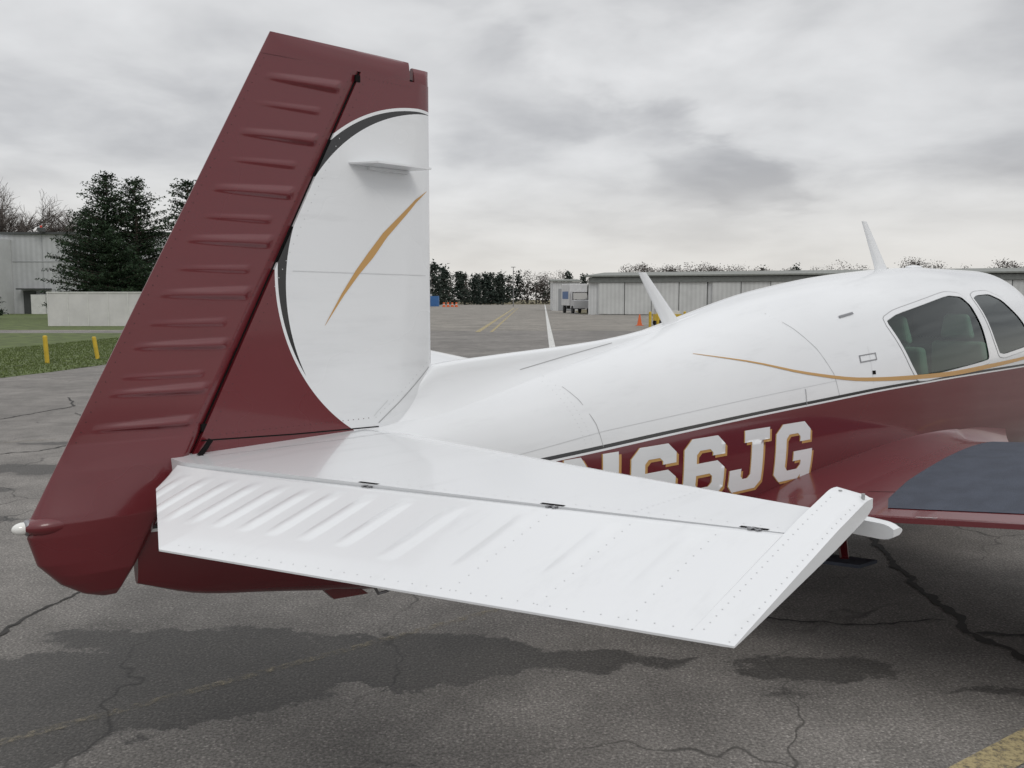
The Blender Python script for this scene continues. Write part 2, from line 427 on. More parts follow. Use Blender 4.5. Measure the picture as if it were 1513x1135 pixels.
for sd in (-1,1):
    drape(ribbon(fs,[.001,.010,.016,.021,.025,.018,.010,.001]),'fin_gold_swoosh',gold,fb,.0015,sd,cell=.05)
    drape(ribbon([(1.41,1.74),(1.6,1.738),(1.95,1.735)],.0018),'fin_rib_seam',faint,fb,.0012,sd)
    drape(ribbon([(1.72,1.225),(1.85,1.32),(1.965,1.405)],.0035),'fin_root_seam',seam,fb,.0012,sd)
    drape(ribbon([(1.70,1.25),(1.76,1.30)],.002),'fin_access_seam',faint,fb,.0012,sd)
    drape(ribbon([(1.09,1.232),(1.4,1.219),(1.72,1.212)],.004),'stab_joint',dark,fb,.0012,sd)
for sd in (-1,1):
    m=MB(); a=.03*sd;b=.125*sd
    m.add([(1.63,a,2.095),(1.87,a,2.095),(1.90,b,2.095),(1.68,b,2.095),(1.627,a,2.101),(1.87,a,2.101),(1.90,b,2.101),(1.68,b,2.101)],[(0,3,2,1),(4,5,6,7),(0,1,5,4),(1,2,6,5),(2,3,7,6),(3,0,4,7)])
    m.box(1.70,1.86,min(.025*sd,.045*sd),max(.025*sd,.045*sd),2.084,2.0945)
    m.obj('vor_antenna_blade',white,A)
# ---- stabilizers + elevators
Z0=1.160
SE=1.665; SM=1.745
def hinge(s): return .99+(s-.12)*.386
def stth(u,s):
    T=.050-.022*s/1.8
    e=math.sqrt(min(1,u*4.5)) if u<.222 else 1-.35*(u-.222)/.778
    return T*e
DR=.318
EB=[.20,.28,.36,.44,.52,.60,.68,.77,.87,1.0,1.17,1.35,1.52]
def elth(u,s): return .0205*(1-u)**.9*math.sqrt(min(1,.5+u*10))+.0022
for sd in (-1,.955):
    nm='right' if sd<0 else 'left'
    CH=.345 if sd<0 else .295
    def elxe(s,CH=CH):
        te=hinge(s)-CH
        if s<.48: return max(te,lerp([(.12,.955),(.16,.905),(.48,hinge(.48)-CH)],s)) if s>.12 else .955
        return te
    def ebead(X,s,u,side,CH=CH):
        h=0; c=(hinge(s)-X)/CH
        for i,b in enumerate(EB):
            c0,c1=(.12,.70) if i<9 else (.12,.76)
            if abs(s-b)>.035 or not (c0<c<c1): continue
            q=(c-c0)/(c1-c0); env=min(1,q*4)*min(1,(1-q)*4); d=(s-b)/(.022 if i<9 else .025)
            if abs(d)<1: h+=(.0048 if i<9 else .0042)*env*(1-d*d)**1.3
        return h
    sm=lambda X,s,t,sd=sd:(X,sd*s,Z0+t)
    st=plate(nm+'_stabilizer',frange(.0,SE,80),lambda s:1.845,lambda s:max(hinge(s),.99)+.004,stth,40,sm,white,umap=lambda u:u*u)
    plate(nm+'_stabilizer_tip',frange(SE,1.785,12),lambda s:1.872-.25*max(0,s-1.72),lambda s:1.812,lambda u,s:.017*math.sqrt(min(1,u*3+.02))*math.sqrt(max(.03,1-max(0,(s-1.755)/.034)**2)),10,sm,white,umap=lambda u:u*u)
    em=lambda X,s,t,sd=sd:(X,sd*s,Z0+.004+t-DR*(hinge(s)-X))
    el=plate(nm+'_elevator',frange(.12,SE,460),lambda s:hinge(s)-.005,elxe,elth,60,em,white,bead=ebead,sharp=60)
    hn=plate(nm+'_elevator_horn',frange(SE,SM,10),lambda s:1.797,lambda s:hinge(s)-CH,lambda u,s:(.021*(1-max(0,u-.3)/.7)**.9*(math.sqrt(min(1,.25+u*12)))+.0022)*(1 if s<SM-.012 else .8),40,em,white,sharp=40)
    g=MB(); 
    pts=frange(.12,SE,20)
    for s0,s1 in zip(pts,pts[1:]):
        g.add([(hinge(s0)-.012,sd*s0,Z0-.012),(hinge(s0)+.012,sd*s0,Z0-.012),(hinge(s0)+.012,sd*s0,Z0+.012),(hinge(s0)-.012,sd*s0,Z0+.008),
               (hinge(s1)-.012,sd*s1,Z0-.012),(hinge(s1)+.012,sd*s1,Z0-.012),(hinge(s1)+.012,sd*s1,Z0+.012),(hinge(s1)-.012,sd*s1,Z0+.008)],
              [(3,2,6,7),(0,4,5,1)])
    g.obj(nm+'_elevator_gap',dark,A)
    sb=bvh_of(st); eb=bvh_of(el); hb=bvh_of(hn)
    for s in (.71,1.18,1.60):
        h=hinge(s)
        drape([(h+.005-.010,sd*(s-.027)),(h+.015-.010,sd*(s-.027)),(h+.015+.010,sd*(s+.027)),(h+.005+.010,sd*(s+.027))],nm+'_hinge_cutout',dark,sb,.0012,axis='Z')
        b=MB(); b.box(h-.010,h+.010,sd*s-.004,sd*s+.004,Z0+.012,Z0+.0235); b.box(h-.006,h+.009,sd*s-.018,sd*s-.012,Z0+.012,Z0+.0228);b.tube([(h+.002,sd*s-.020,Z0+.021),(h+.002,sd*s+.012,Z0+.021)],.0022); b.obj(nm+'_hinge_bracket',metal,A)
    drape(ribbon([(1.08,sd*.105),(1.5,sd*.16),(1.78,sd*.175)],.0025),nm+'_stab_root_seam',seam,sb,.0012,axis='Z')
    rv=MB()
    def rivet(x,y,b):
        h=b.ray_cast(Vector((x,y,3)),Vector((0,0,-1)))
        if h[0] is None: return
        p=h[0];n_=h[1]
        if n_.z<0:n_=-n_
        a=n_.orthogonal().normalized(); c=n_.cross(a); r=.0018
        rv.add([p+a*r*math.cos(t)+c*r*math.sin(t)+n_*.0003 for t in (0,1.05,2.1,3.14,4.19,5.24)]+[p+n_*.001],[(i,(i+1)%6,6) for i in range(6)])
    s=.16
    while s<SE:
        rivet(hinge(s)+.035,sd*s,sb)
        if s>.5: rivet(hinge(s)-CH+.023,sd*s,eb)
        s+=.032
    for s in (1.17,1.35,1.52):
        for q in frange(.03,.31,11): rivet(hinge(s)-q,sd*(s+.034),eb); 
    for q in frange(.10,.78,26): rivet(1.04+q,sd*(.12+.05*q),sb)
    for q in frange(-.33,.13,24): rivet(hinge(SM-.03)+q,sd*(SM-.064),hb); rivet(hinge(SM-.03)+q,sd*(SM-.012),hb)
    for s in (.75,1.35):
        for q in frange(.1,.95,14): rivet(hinge(s)+q*(1.80-hinge(s)),sd*s,sb)
    rv.obj(nm+'_tail_rivets',rivm,A)
    b=MB(); 
    for q in (.055,.105): b.tube([(1.772,sd*(SE+q-.035),Z0+.03),(1.772,sd*(SE+q-.035),Z0+.0835)],.004,8)
    b.obj(nm+'_horn_screws',seam,A)
for sd in (-1,1):
    rv=MB(); rm=MB()
    def rivy(x,z,b,M,r=.0019):
        h=b.ray_cast(Vector((x,sd*3.,z)),Vector((0,-sd,0)))
        if h[0] is None: return
        p=h[0];n_=Vector((0,sd,0)); a=Vector((1,0,0)); c=Vector((0,0,1))
        M.add([p+a*r*math.cos(t)+c*r*math.sin(t)+n_*.0003 for t in (0,1.05,2.1,3.14,4.19,5.24)]+[p+n_*.001],[(i,(i+1)%6,6) for i in range(6)])
    for z in frange(1.26,2.39,42):
        rivy(hx(z)+.03,z,fb,rm if math.hypot(hx(z)+.03-1.94,z-1.71)>.6 else rv)
        rivy(hx(z)-.03,z,rb,rm); rivy(rte(z)+.02,z,rb,rm)
    for x_ in frange(1.72,1.88,9): rivy(x_,2.385,fb,rm)
    for x_ in frange(1.15,1.68,26): rivy(x_,1.245,fb,rm)
    for t in frange(0,1,14): rivy(1.71+.26*t,1.245+.19*t,fb,rv)
    for t in frange(0,1,16): rivy(2.485+.13*t-.03*t*t+.01,1.34-.26*t,fbvh,rv); rivy(2.46+.13*t-.03*t*t,1.34-.26*t,fbvh,rv)
    for t in frange(0,1,22): rivy(3.94+.3*t,1.58-.36*t**1.3,fbvh,rv)
    rv.obj('skin_rivets',rivm,A); rm.obj('maroon_rivets',seamr,A)
m=MB()
for z in (2.38,1.27): m.box(hx(z)-.008,hx(z)+.010,-.036+.008*(z-1.2),-.02,z-.012,z+.010)
m.obj('rudder_hinge_brackets',dark,A)
m=MB(); m.tube([(1.06,-.05,1.17),(1.09,-.062,1.21),(1.11,-.06,1.235)],.008); m.tube([(1.02,-.06,1.18),(1.08,-.075,1.192)],.006); m.obj('elevator_pushrod',dark,A)
m=MB(); m.tube([(1.72,0,.635),(1.74,0,.60),(1.78,0,.60),(1.80,0,.635)],.006); m.obj('tie_down_ring',metal,A)
m=MB(); m.add([(1.50,-.012,.68),(1.66,-.012,.64),(1.66,.012,.64),(1.50,.012,.68),(1.55,-.012,.628),(1.69,-.012,.615),(1.69,.012,.615),(1.55,.012,.628)],[(0,1,2,3),(4,7,6,5),(0,4,5,1),(1,5,6,2),(2,6,7,3),(3,7,4,0)]); m.obj('tail_skid',maroon,A)
def blade(x0,x1,z0,xt0,xt1,zt,w=.012,nm='blade_antenna'):
    V=[];F=[];NS=10;NK=16
    for i in range(NS+1):
        t=i/NS; a=x0+(xt0-x0)*t; b=x1+(xt1-x1)*t; z=z0+(zt-z0)*t; ww=w*(1-.6*t)*(1+1.2*max(0,1-t*9))
        cx=(a+b)/2; hw=(b-a)/2*(1+.15*max(0,1-t*9))
        for k in range(NK):
            an=2*math.pi*k/NK; V.append((cx+hw*math.cos(an),ww*math.sin(an),z))
    for i in range(NS):
        for k in range(NK): F.append((i*NK+k,i*NK+(k+1)%NK,(i+1)*NK+(k+1)%NK,(i+1)*NK+k))
    F.append(tuple(NS*NK+k for k in range(NK)))
    mk(nm,V,F,white,A,True,50)
blade(3.42,3.58,1.50,3.20,3.26,1.775)
blade(5.70,5.90,1.82,5.46,5.53,2.145)
ellip('gps_antenna',(6.30,0,1.872),(.09,.05,.018),white)
# ---- wings
def naca(u,t): return 5*t*(.2969*math.sqrt(u)-.126*u-.3516*u*u+.2843*u**3-.1036*u**4)
for sd in (-1,1):
    nm='right' if sd<0 else 'left'
    V=[];F=[];S=[0,.4,.7,1.0,1.4,1.8,2.4,3.2,4.2,5.0,5.35,5.5,5.56];NP=36
    for s in S:
        te=3.52+.17*max(0,s-.9); le=5.72-.02*s; ch=le-te
        t=.12-.012*s/5.5; zc=.69+max(0,s-.6)*.098
        if s>5.3: k=math.sqrt(max(.02,1-((s-5.3)/.265)**2)); t*=k; le-=.5*(1-k); ch=le-te
        for k in range(NP+1):
            u=(1-math.cos(math.pi*k/NP))/2; V.append((le-ch*u,sd*s,zc+ch*(naca(u,t)*1.0+.010*math.sin(math.pi*u))))
        for k in range(NP-1,0,-1):
            u=(1-math.cos(math.pi*k/NP))/2; V.append((le-ch*u,sd*s,zc-ch*(naca(u,t)*.75-.01)))
    M=2*NP
    for i in range(len(S)-1):
        for k in range(M): F.append((i*M+k,i*M+(k+1)%M,(i+1)*M+(k+1)%M,(i+1)*M+k))
    F.append(tuple((len(S)-1)*M+k for k in range(M)))
    wo=mk(nm+'_wing',V,F,wingpaint,A,True,50); wb=bvh_of(wo)
    drape(ribbon([(3.90,sd*.8),(3.90+.17*1.6,sd*2.4),(3.90+.17*3,sd*3.9)],.004),nm+'_flap_seam',dark,wb,.0012,axis='Z',cell=.08)
    V=[];F=[];N2=14;XS=frange(3.45,6.6,60)
    for X in XS:
        fy=interp([(3.45,.42),(3.65,.62),(3.9,.76),(4.6,.82),(5.4,.80),(6.6,.64)],X)
        h=wb.ray_cast(Vector((X,sd*fy,3)),Vector((0,0,-1)))
        zw=h[0].z-.004 if h[0] else lerp([(3.45,.66),(3.55,.70),(5.7,.70),(6.6,.62)],X)
        zside=interp([(3.45,.67),(3.7,.72),(4.2,.80),(5.2,.88),(5.8,.87),(6.6,.78)],X)
        hh=fbvh.ray_cast(Vector((X,sd*3,zside)),Vector((0,-sd,0))); ys=abs(hh[0].y)-.006
        for k in range(N2+1):
            a=k/N2*math.pi/2
            V.append((X,sd*(ys+(fy-ys)*(1-math.cos(a))),zside+(zw-zside)*math.sin(a)))
    for i in range(60):
        for k in range(N2): F.append((i*(N2+1)+k,i*(N2+1)+k+1,(i+1)*(N2+1)+k+1,(i+1)*(N2+1)+k))
    mk(nm+'_wing_fillet',V,F,maroon,A,True)
    if sd<0:
        drape([(3.70,-.98),(3.82,-.93),(4.1,-.90),(4.6,-.89),(5.3,-.88),(5.35,-1.72),(3.83,-1.72)],'wing_walkway',walk,wb,.003,axis='Z',cell=.05)
        drape([(3.60,-1.13),(3.63,-1.13),(3.64,-1.21),(3.61,-1.21)],'no_step_label',white,wb,.003,axis='Z')
    g=MB(); y=sd*1.38
    g.tube([(4.75,y,.75),(4.72,y,.30)],.035,10,1); g.tube([(4.72,y-.07,.19),(4.72,y+.07,.19)],[.19,.19],28,0); g.tube([(4.72,y-.075,.19),(4.72,y+.075,.19)],.08,16,1)
    g.obj(nm+'_main_gear',[rubber,metal],A,True,40)
g=MB(); g.tube([(8.35,0,.55),(8.4,0,.25)],.035,10,1); g.tube([(8.4,-.06,.17),(8.4,.06,.17)],.17,28,0); g.obj('nose_gear',[rubber,metal],A,True,40)
g=MB(); g.tube([(4.42,-.40,.60),(4.12,-.60,.36)],[.035,.022],8,0); g.add([(4.00,-.50,.345),(4.15,-.52,.345),(4.22,-.72,.345),(4.07,-.70,.345),(4.00,-.50,.362),(4.15,-.52,.362),(4.22,-.72,.362),(4.07,-.70,.362)],[(0,3,2,1),(4,5,6,7),(0,1,5,4),(1,2,6,5),(2,3,7,6),(3,0,4,7)],1)
g.obj('boarding_step',[maroon,walk],A)
ellip('spinner',(9.50,0,1.0),(.10,.16,.16),white,tail=1.2)
g=MB()
for k in range(3):
    a=2*math.pi*k/3+.4; d=Vector((0,math.cos(a),math.sin(a))); e=Vector((.3,-math.sin(a),math.cos(a))).normalized()
    for r0,r1,w0,w1 in ((.12,.5,.05,.075),(.5,.95,.075,.035)):
        c0=Vector((9.52,0,1.0))+d*r0; c1=Vector((9.52,0,1.0))+d*r1; q=Vector((.008,0,0))
        g.add([c0-e*w0-q,c0+e*w0-q,c0+e*w0+q,c0-e*w0+q,c1-e*w1-q,c1+e*w1-q,c1+e*w1+q,c1-e*w1+q],[(0,3,2,1),(4,5,6,7),(0,1,5,4),(1,2,6,5),(2,3,7,6),(3,0,4,7)])
g.obj('propeller',black,A)
g=MB()
def rbox(x0,x1,y0,y1,z0,z1,lean=0): 
    g.add([(x0,y0,z0),(x1,y0,z0),(x1,y1,z0),(x0,y1,z0),(x0-lean,y0+.03,z1),(x1-lean-.03,y0+.03,z1),(x1-lean-.03,y1-.03,z1),(x0-lean,y1-.03,z1)],[(0,3,2,1),(4,5,6,7),(0,1,5,4),(1,2,6,5),(2,3,7,6),(3,0,4,7)])
for X in (5.5,6.55):
    for y in (-.26,.26):
        rbox(X,X+.12,y-.2,y+.2,.85,1.36,.12); rbox(X-.14,X-.06,y-.11,y+.11,1.38,1.55,.02); rbox(X+.1,X+.5,y-.2,y+.2,.75,.88)
so=g.obj('cabin_seats',seatm,A); bv=so.modifiers.new('b','BEVEL'); bv.width=.025; bv.segments=3
g=MB(); g.box(4.9,7.3,-.45,.45,.70,.74); g.box(4.9,4.92,-.40,.40,.74,1.55); g.box(7.2,7.28,-.45,.45,.74,1.3); g.obj('cabin_floor',liner,A)

# ---------------------------------------------------------------- GROUND
def asphalt(name,dry,wet,stains,crackw=.5):
    m=bpy.data.materials.new(name); m.use_nodes=True; g=NG(m.node_tree); b=g.n['Principled BSDF']
    v=g.obj()
    big=g.noise(v,.35,4,.6); mid=g.noise(v,2.3,5,.65); fn=g.noise(v,80,2,.7)
    vor=g.new('ShaderNodeTexVoronoi'); vor.inputs['Scale'].default_value=60; g.put(vor.inputs['Vector'],v)
    f1=g.step(big.outputs[0],.3,.7,.80,1.18); f2=g.step(mid.outputs[0],.25,.75,.78,1.20)
    f3=g.step(fn.outputs[0],.3,.75,.60,1.5)
    f4=g.step(vor.outputs['Distance'],.0,.45,1.35,.8)
    f=g.m('MULTIPLY',g.m('MULTIPLY',f1,f2),g.m('MULTIPLY',f3,f4))
    chip=g.m('MULTIPLY',g.m('LESS_THAN',vor.outputs['Distance'],.22),g.m('GREATER_THAN',g.sep(vor.outputs['Color'])[0],.80))
    sc_=g.new('ShaderNodeVectorMath',operation='SCALE'); sc_.inputs[0].default_value=dry; g.put(sc_.inputs['Scale'],f)
    col=g.mix(g.m('MULTIPLY',chip,.55),sc_.outputs[0],(.36,.34,.31,1))
    wn=g.noise(v,1.2,3,.6); wv=g.new('ShaderNodeVectorMath',operation='MULTIPLY_ADD'); g.put(wv.inputs[0],wn.outputs['Color']); wv.inputs[1].default_value=(.9,.9,0); g.put(wv.inputs[2],v)
    ce=g.new('ShaderNodeTexVoronoi',feature='DISTANCE_TO_EDGE'); ce.inputs['Scale'].default_value=crackw; g.put(ce.inputs['Vector'],wv.outputs[0])
    cr=g.m('MULTIPLY',g.step(ce.outputs['Distance'],.0,.006,1.,0.),g.step(big.outputs[0],.42,.54))
    col=g.mix(g.m('MULTIPLY',cr,.7),col,(.03,.028,.025,1))
    rough=.88
    if stains:
        wn2=g.noise(v,3.4,7,.72); wn3=g.noise(v,.9,2,.6)
        sx,sy,_=g.sep(v)[:3]
        nx,ny,nz=g.sep(wn2.outputs['Color'])[:3]; mx_,my_,_=g.sep(wn3.outputs['Color'])[:3]
        px=g.m('ADD',g.m('ADD',sx,g.m('MULTIPLY',g.m('SUBTRACT',nx,.5),.75)),g.m('MULTIPLY',g.m('SUBTRACT',mx_,.5),.4))
        py=g.m('ADD',g.m('ADD',sy,g.m('MULTIPLY',g.m('SUBTRACT',ny,.5),.46)),g.m('MULTIPLY',g.m('SUBTRACT',my_,.5),.2))
        best=None
        for cx,cy,rx,ry in stains:
            a=g.m('DIVIDE',g.m('SUBTRACT',px,cx),rx); c=g.m('DIVIDE',g.m('SUBTRACT',py,cy),ry)
            e=g.m('SQRT',g.m('ADD',g.m('MULTIPLY',a,a),g.m('MULTIPLY',c,c)))
            e=g.m('MULTIPLY',g.m('SUBTRACT',e,1.),min(rx,ry))
            best=e if best is None else g.m('MINIMUM',best,e)
        wetm=g.step(best,-.022,.008,1.,0.)
        halo=g.step(best,-.1,.28,.26,0.)
        core=g.m('MULTIPLY',wetm,g.step(mid.outputs[0],.3,.7,.70,1.))
        tot=g.m('MAXIMUM',core,halo)
        ws=g.new('ShaderNodeVectorMath',operation='SCALE'); g.put(ws.inputs[0],col); ws.inputs['Scale'].default_value=wet
        col=g.mix(tot,col,ws.outputs[0])
        g.put(b.inputs['Roughness'],g.m('SUBTRACT',rough,g.m('MULTIPLY',core,.18)))
    else: b.inputs['Roughness'].default_value=rough
    g.put(b.inputs['Base Color'],col)
    hsum=g.m('ADD',fn.outputs[0],g.m('MULTIPLY',vor.outputs['Distance'],.8))
    bp=g.new('ShaderNodeBump'); bp.inputs['Strength'].default_value=.55; bp.inputs['Distance'].default_value=.006
    g.put(bp.inputs['Height'],hsum); g.put(b.inputs['Normal'],bp.outputs[0])
    return m
ST=[(-1.75,3.58,.95,.42),(-1.6,4.12,.7,.16),(-.65,3.88,.9,.28),(.25,3.82,.55,.10),(1.40,3.78,.36,.14),(1.15,3.5,.16,.03),(2.1,3.52,.28,.04),(-4.6,8.4,.8,.25),(-5.2,9.9,.5,.1),(-5.0,7.4,.7,.2),(-4.2,6.4,.6,.1),(-.4,2.95,.08,.03),(-2.1,3.12,.7,.24)]
asph=asphalt('asphalt',(.222,.208,.192),.27,ST)
mk('ground',[(-3000,-200,0),(3000,-200,0),(3000,6000,0),(-3000,6000,0)],[(0,1,2,3)],asph)
conc=asphalt('taxiway_concrete',(.27,.25,.22),.4,[],crackw=.12)
grassm=newmat('grass',(.085,.115,.028),.9,var=.45,vscale=1.6,bump=.5,bscale=30)
drygrass=newmat('dry_grass',(.14,.12,.06),.9,var=.4,vscale=.15)
def sheet(name,pts,z,mat): return mk(name,[(x,y,z) for x,y in pts],[tuple(range(len(pts)))],mat)
sheet('taxiway',[(-60,46),(8.0,46),(11,52),(30,62),(30,92),(7.0,95),(9.5,160),(12.5,285),(-60,285)],.004,conc)
def grass_patch(name,pts,z,mats,tufts,seed):
    rnd=random.Random(seed); m=MB(); m.add([(x,y,z) for x,y in pts],[tuple(range(len(pts)))])
    for k in range(tufts):
        x,y=rnd.uniform(-17,-9.8),rnd.uniform(15,40)
        if not inside((x,y),pts): continue
        for _ in range(3):
            a=rnd.uniform(0,6.28); r=.025; h=rnd.uniform(.015,.05)
            m.add([(x-math.cos(a)*.01,y-math.sin(a)*.01,z),(x+math.cos(a)*.01,y+math.sin(a)*.01,z),(x+rnd.uniform(-r,r),y+rnd.uniform(-r,r),z+h)],[(0,1,2)],1)
    return m.obj(name,mats)
grass_patch('grass_lawn',[(-26,5),(-11.4,16.2),(-10.9,17.4),(-10.5,19.8),(-10.2,23.5),(-10.6,42.8),(-60,42.8),(-60,5)],.004,[grassm,newmat('grass_blades',(.10,.135,.035),.9)],24000,3)
sheet('grass_verge',[(-90,47),(-20,47),(-20,130),(-90,130)],.006,grassm)
sheet('field_grass',[(-900,287),(900,287),(900,2500),(-900,2500)],.006,drygrass)
sheet('hangar_grass_strip',[(7.6,98),(12,96),(13,140),(9.8,140)],.010,drygrass)
def worn(name,color,lo,hi,scale):
    m=bpy.data.materials.new(name); m.use_nodes=True
    g=NG(m.node_tree); b=g.n['Principled BSDF']; b.inputs['Base Color'].default_value=c4(color); b.inputs['Roughness'].default_value=.8
    n=g.noise(g.obj(),scale,5,.75); g.put(b.inputs['Alpha'],g.step(n.outputs[0],lo,hi)); return m
yel=worn('worn_yellow_marking',(.44,.365,.20),.28,.60,34)
yel2=worn('faded_yellow_marking',(.30,.26,.18),.40,.85,22)
whm=worn('worn_white_marking',(.6,.6,.58),.25,.5,8)
def gline(name,p,q,w,mat,z=.004):
    p,q=Vector(p),Vector(q); t=(q-p).normalized(); n_=Vector((-t.y,t.x))*w/2
    return sheet(name,[tuple(p-n_),tuple(q-n_),tuple(q+n_),tuple(p+n_)],z,mat)
gline('yellow_taxi_line',(.95,2.46),(8.3,7.30),.13,yel)
gline('faded_line',(-2.9,2.35),(-.06,4.52),.05,yel2)
gline('faded_line',(-.06,4.52),(3.0,6.85),.05,yel2)
gline('faded_line',(-9.,6.2),(-2.6,3.1),.05,yel2)
gline('faded_line',(-9.5,8.),(-5.4,10.2),.06,yel2)
gline('white_taxi_line',(1.1,22),(10.7,285),.22,whm,.009)
gline('yellow_lead_line',(-1.75,44),(.5,171),.25,yel,.009)
gline('yellow_lead_line',(-1.05,44),(1.2,171),.15,yel,.009)
tar=newmat('crack_tar',(.03,.028,.025),.8,var=.3,vscale=9)
def crack(pts,w,seed):
    rnd=random.Random(seed); P=[Vector(p) for p in pts]; out=[]
    for a,b in zip(P,P[1:]):
        k=max(2,int((b-a).length/.03))
        for i in range(k):
            t=i/k; q=a.lerp(b,t); n_=noise.noise(Vector((q.x*3,q.y*3,seed)))*.06+noise.noise(Vector((q.x*14,q.y*14,seed)))*.03
            d=(b-a).normalized(); out.append(q+Vector((-d.y,d.x))*n_)
    out.append(P[-1]); n=len(out)
    V=[];F=[]
    for i,q in enumerate(out):
        d=(out[min(i+1,n-1)]-out[max(i-1,0)]).normalized(); n_=Vector((-d.y,d.x)); ww=w*(.3+1.1*abs(noise.noise(Vector((q.x*9,q.y*9,seed+5)))))+.001
        if i in(0,n-1): ww*=.2
        V+=[(q.x-n_.x*ww*rnd.uniform(.5,1.3),q.y-n_.y*ww*rnd.uniform(.5,1.3),.0045),(q.x+n_.x*ww*rnd.uniform(.5,1.3),q.y+n_.y*ww*rnd.uniform(.5,1.3),.0045)]
    for i in range(n-1): F.append((2*i,2*i+1,2*i+3,2*i+2))
    return mk('pavement_crack',V,F,tar)
crack([(2.9,7.2),(2.47,5.83),(2.37,5.09),(2.31,4.47),(2.30,4.19),(2.36,3.86),(2.55,3.5)],.042,1)
crack([(1.15,4.42),(1.45,4.36),(1.7,4.28),(2.24,4.34)],.016,2)
crack([(-2.7,3.95),(-2.52,4.14),(-2.50,4.52),(-2.42,4.9),(-2.6,5.4)],.016,3)
crack([(-9.0,10.4),(-7.07,11.9),(-6.8,13.4),(-7.49,14.6)],.03,4)
crack([(-6.6,8.4),(-5.2,9.4),(-4.8,10.2)],.02,5)
crack([(2.3,4.19),(2.6,4.15),(3.1,4.3)],.018,6)
crack([(-2.2,9.),(1.,20),(4.,34.)],.03,8)
crack([(-6.4,12.6),(-5.2,11.4),(-4.3,11.6)],.02,9)

# ---------------------------------------------------------------- BUILDINGS
def metalwall(name,color,scale,axis='x'):
    m=bpy.data.materials.new(name); m.use_nodes=True; g=NG(m.node_tree); b=g.n['Principled BSDF']; b.inputs['Roughness'].default_value=.55
    v=g.obj(); x,y,z=g.sep(v)[:3]
    w=g.m('SINE',g.m('MULTIPLY',x if axis=='x' else y,scale))
    n=g.noise(v,.35,5,.6); n2=g.noise(v,2.,4,.6)
    f=g.m('MULTIPLY',g.step(n.outputs[0],.3,.7,.9,1.05),g.step(w,-1,1,.93,1.03))
    f=g.m('MULTIPLY',f,g.step(n2.outputs[0],.3,.8,1.,.94))
    s=g.new('ShaderNodeVectorMath',operation='SCALE'); s.inputs[0].default_value=color; g.put(s.inputs['Scale'],f); g.put(b.inputs['Base Color'],s.outputs[0])
    return m
wallw=metalwall('hangar_wall_white',(.60,.61,.61),6.28/.35)
wallg=metalwall('hangar_wall_grey',(.46,.47,.48),6.28/.6)
roofm=metalwall('hangar_roof',(.20,.21,.19),6.28/.5)
trimm=newmat('trim_dark',(.06,.065,.065),.6)
doorm=newmat('door_white',(.62,.62,.60),.5,var=.08)
H1=empty('metal_hangar',(-66,100,0))
m=MB(); m.box(-60,28,0,30,0,9.0,0); m.obj('walls',[wallg],H1)
m=MB(); m.box(-60.3,28.3,-.3,30.3,9.0,9.25); m.obj('roof_edge',[trimm],H1)
m=MB(); m.box(-60,9.,-4,-.02,0,8.4); m.obj('annex',[wallw],H1)
m=MB(); m.box(10.2,11.6,-.15,-.02,0,2.6,0); m.box(11.6,13.2,-1.2,-.02,0,2.2,1); m.box(10.0,13.4,-1.3,-.02,2.75,2.9,2); m.box(14.0,14.4,-.4,-.02,.5,2.,1); m.obj('door',[trimm,doorm,trimm],H1)
m=MB()
for x in frange(12.5,27.5,8): m.box(x,x+.06,-.03,-.005,0,9.)
m.box(9.1,28,-.05,-.004,5.9,5.98); m.obj('wall_seams',[newmat('seam_grey',(.33,.34,.35),.6)],H1)
m=MB(); m.box(12.6,13.2,-1.,-.4,9.25,9.7); m.tube([(12.9,-.7,9.7),(12.9,-.7,9.95)],.12,10,1); m.obj('roof_beacon',[trimm,newmat('beacon_red',(.6,.05,.03),.3)],H1)
H2=empty('boundary_wall',(-25.7,54,0))
m=MB(); m.box(-3.0,3.2,0,.25,0,2.05); 
m.obj('panels',[newmat('wall_paint',(.60,.59,.58),.8,var=.10,vscale=.8)],H2)
m=MB(); m.box(-3.06,3.26,-.04,.29,2.05,2.12)
for x in frange(-3.0,3.2,5): m.box(x-.03,x+.03,-.03,-.002,0,2.049)
m.obj('coping',[doorm],H2)
ang=math.atan2(78-95,52-8.3)
H3=empty('hangar_row',(8.3,95,0),ang)
Lh=75
m=MB(); m.box(0,Lh,0,16,0,4.0,0); m.add([(0,0,4),(0,16,4),(0,8,4.5)],[(0,2,1)],0); m.add([(Lh,0,4),(Lh,16,4),(Lh,8,4.5)],[(0,1,2)],0); m.obj('walls',[wallw],H3)
m=MB(); m.add([(-.4,-.6,4.05),(Lh+.4,-.6,4.05),(Lh+.4,8,4.62),(-.4,8,4.62),(-.4,16.6,4.05),(Lh+.4,16.6,4.05),(-.4,-.6,4.2),(Lh+.4,-.6,4.2),(Lh+.4,8,4.78),(-.4,8,4.78),(-.4,16.6,4.2),(Lh+.4,16.6,4.2)],[(0,3,2,1),(3,4,5,2),(6,7,8,9),(9,8,11,10),(0,1,7,6),(4,10,11,5),(0,6,9,3),(3,9,10,4),(1,2,8,7),(2,5,11,8)]); m.obj('roof',[roofm],H3)
m=MB(); m.box(.1,Lh-.1,-.35,-.02,3.45,3.98); m.obj('door_track_fascia',[newmat('fascia_grey',(.17,.18,.17),.6,var=.15)],H3)
m=MB(); d=MB()
x=1.2;i=0
while x<Lh-3:
    wdt=2.9
    dpt=-.10 if i%2 else -.18
    d.box(x,x+wdt-.08,dpt-.05,-.02-(.04 if i%2 else .03),.08,3.43); m.box(x+wdt-.075,x+wdt-.005,-.12,-.021,0,3.44)
    if i%4==3: x+=.5
    x+=wdt;i+=1
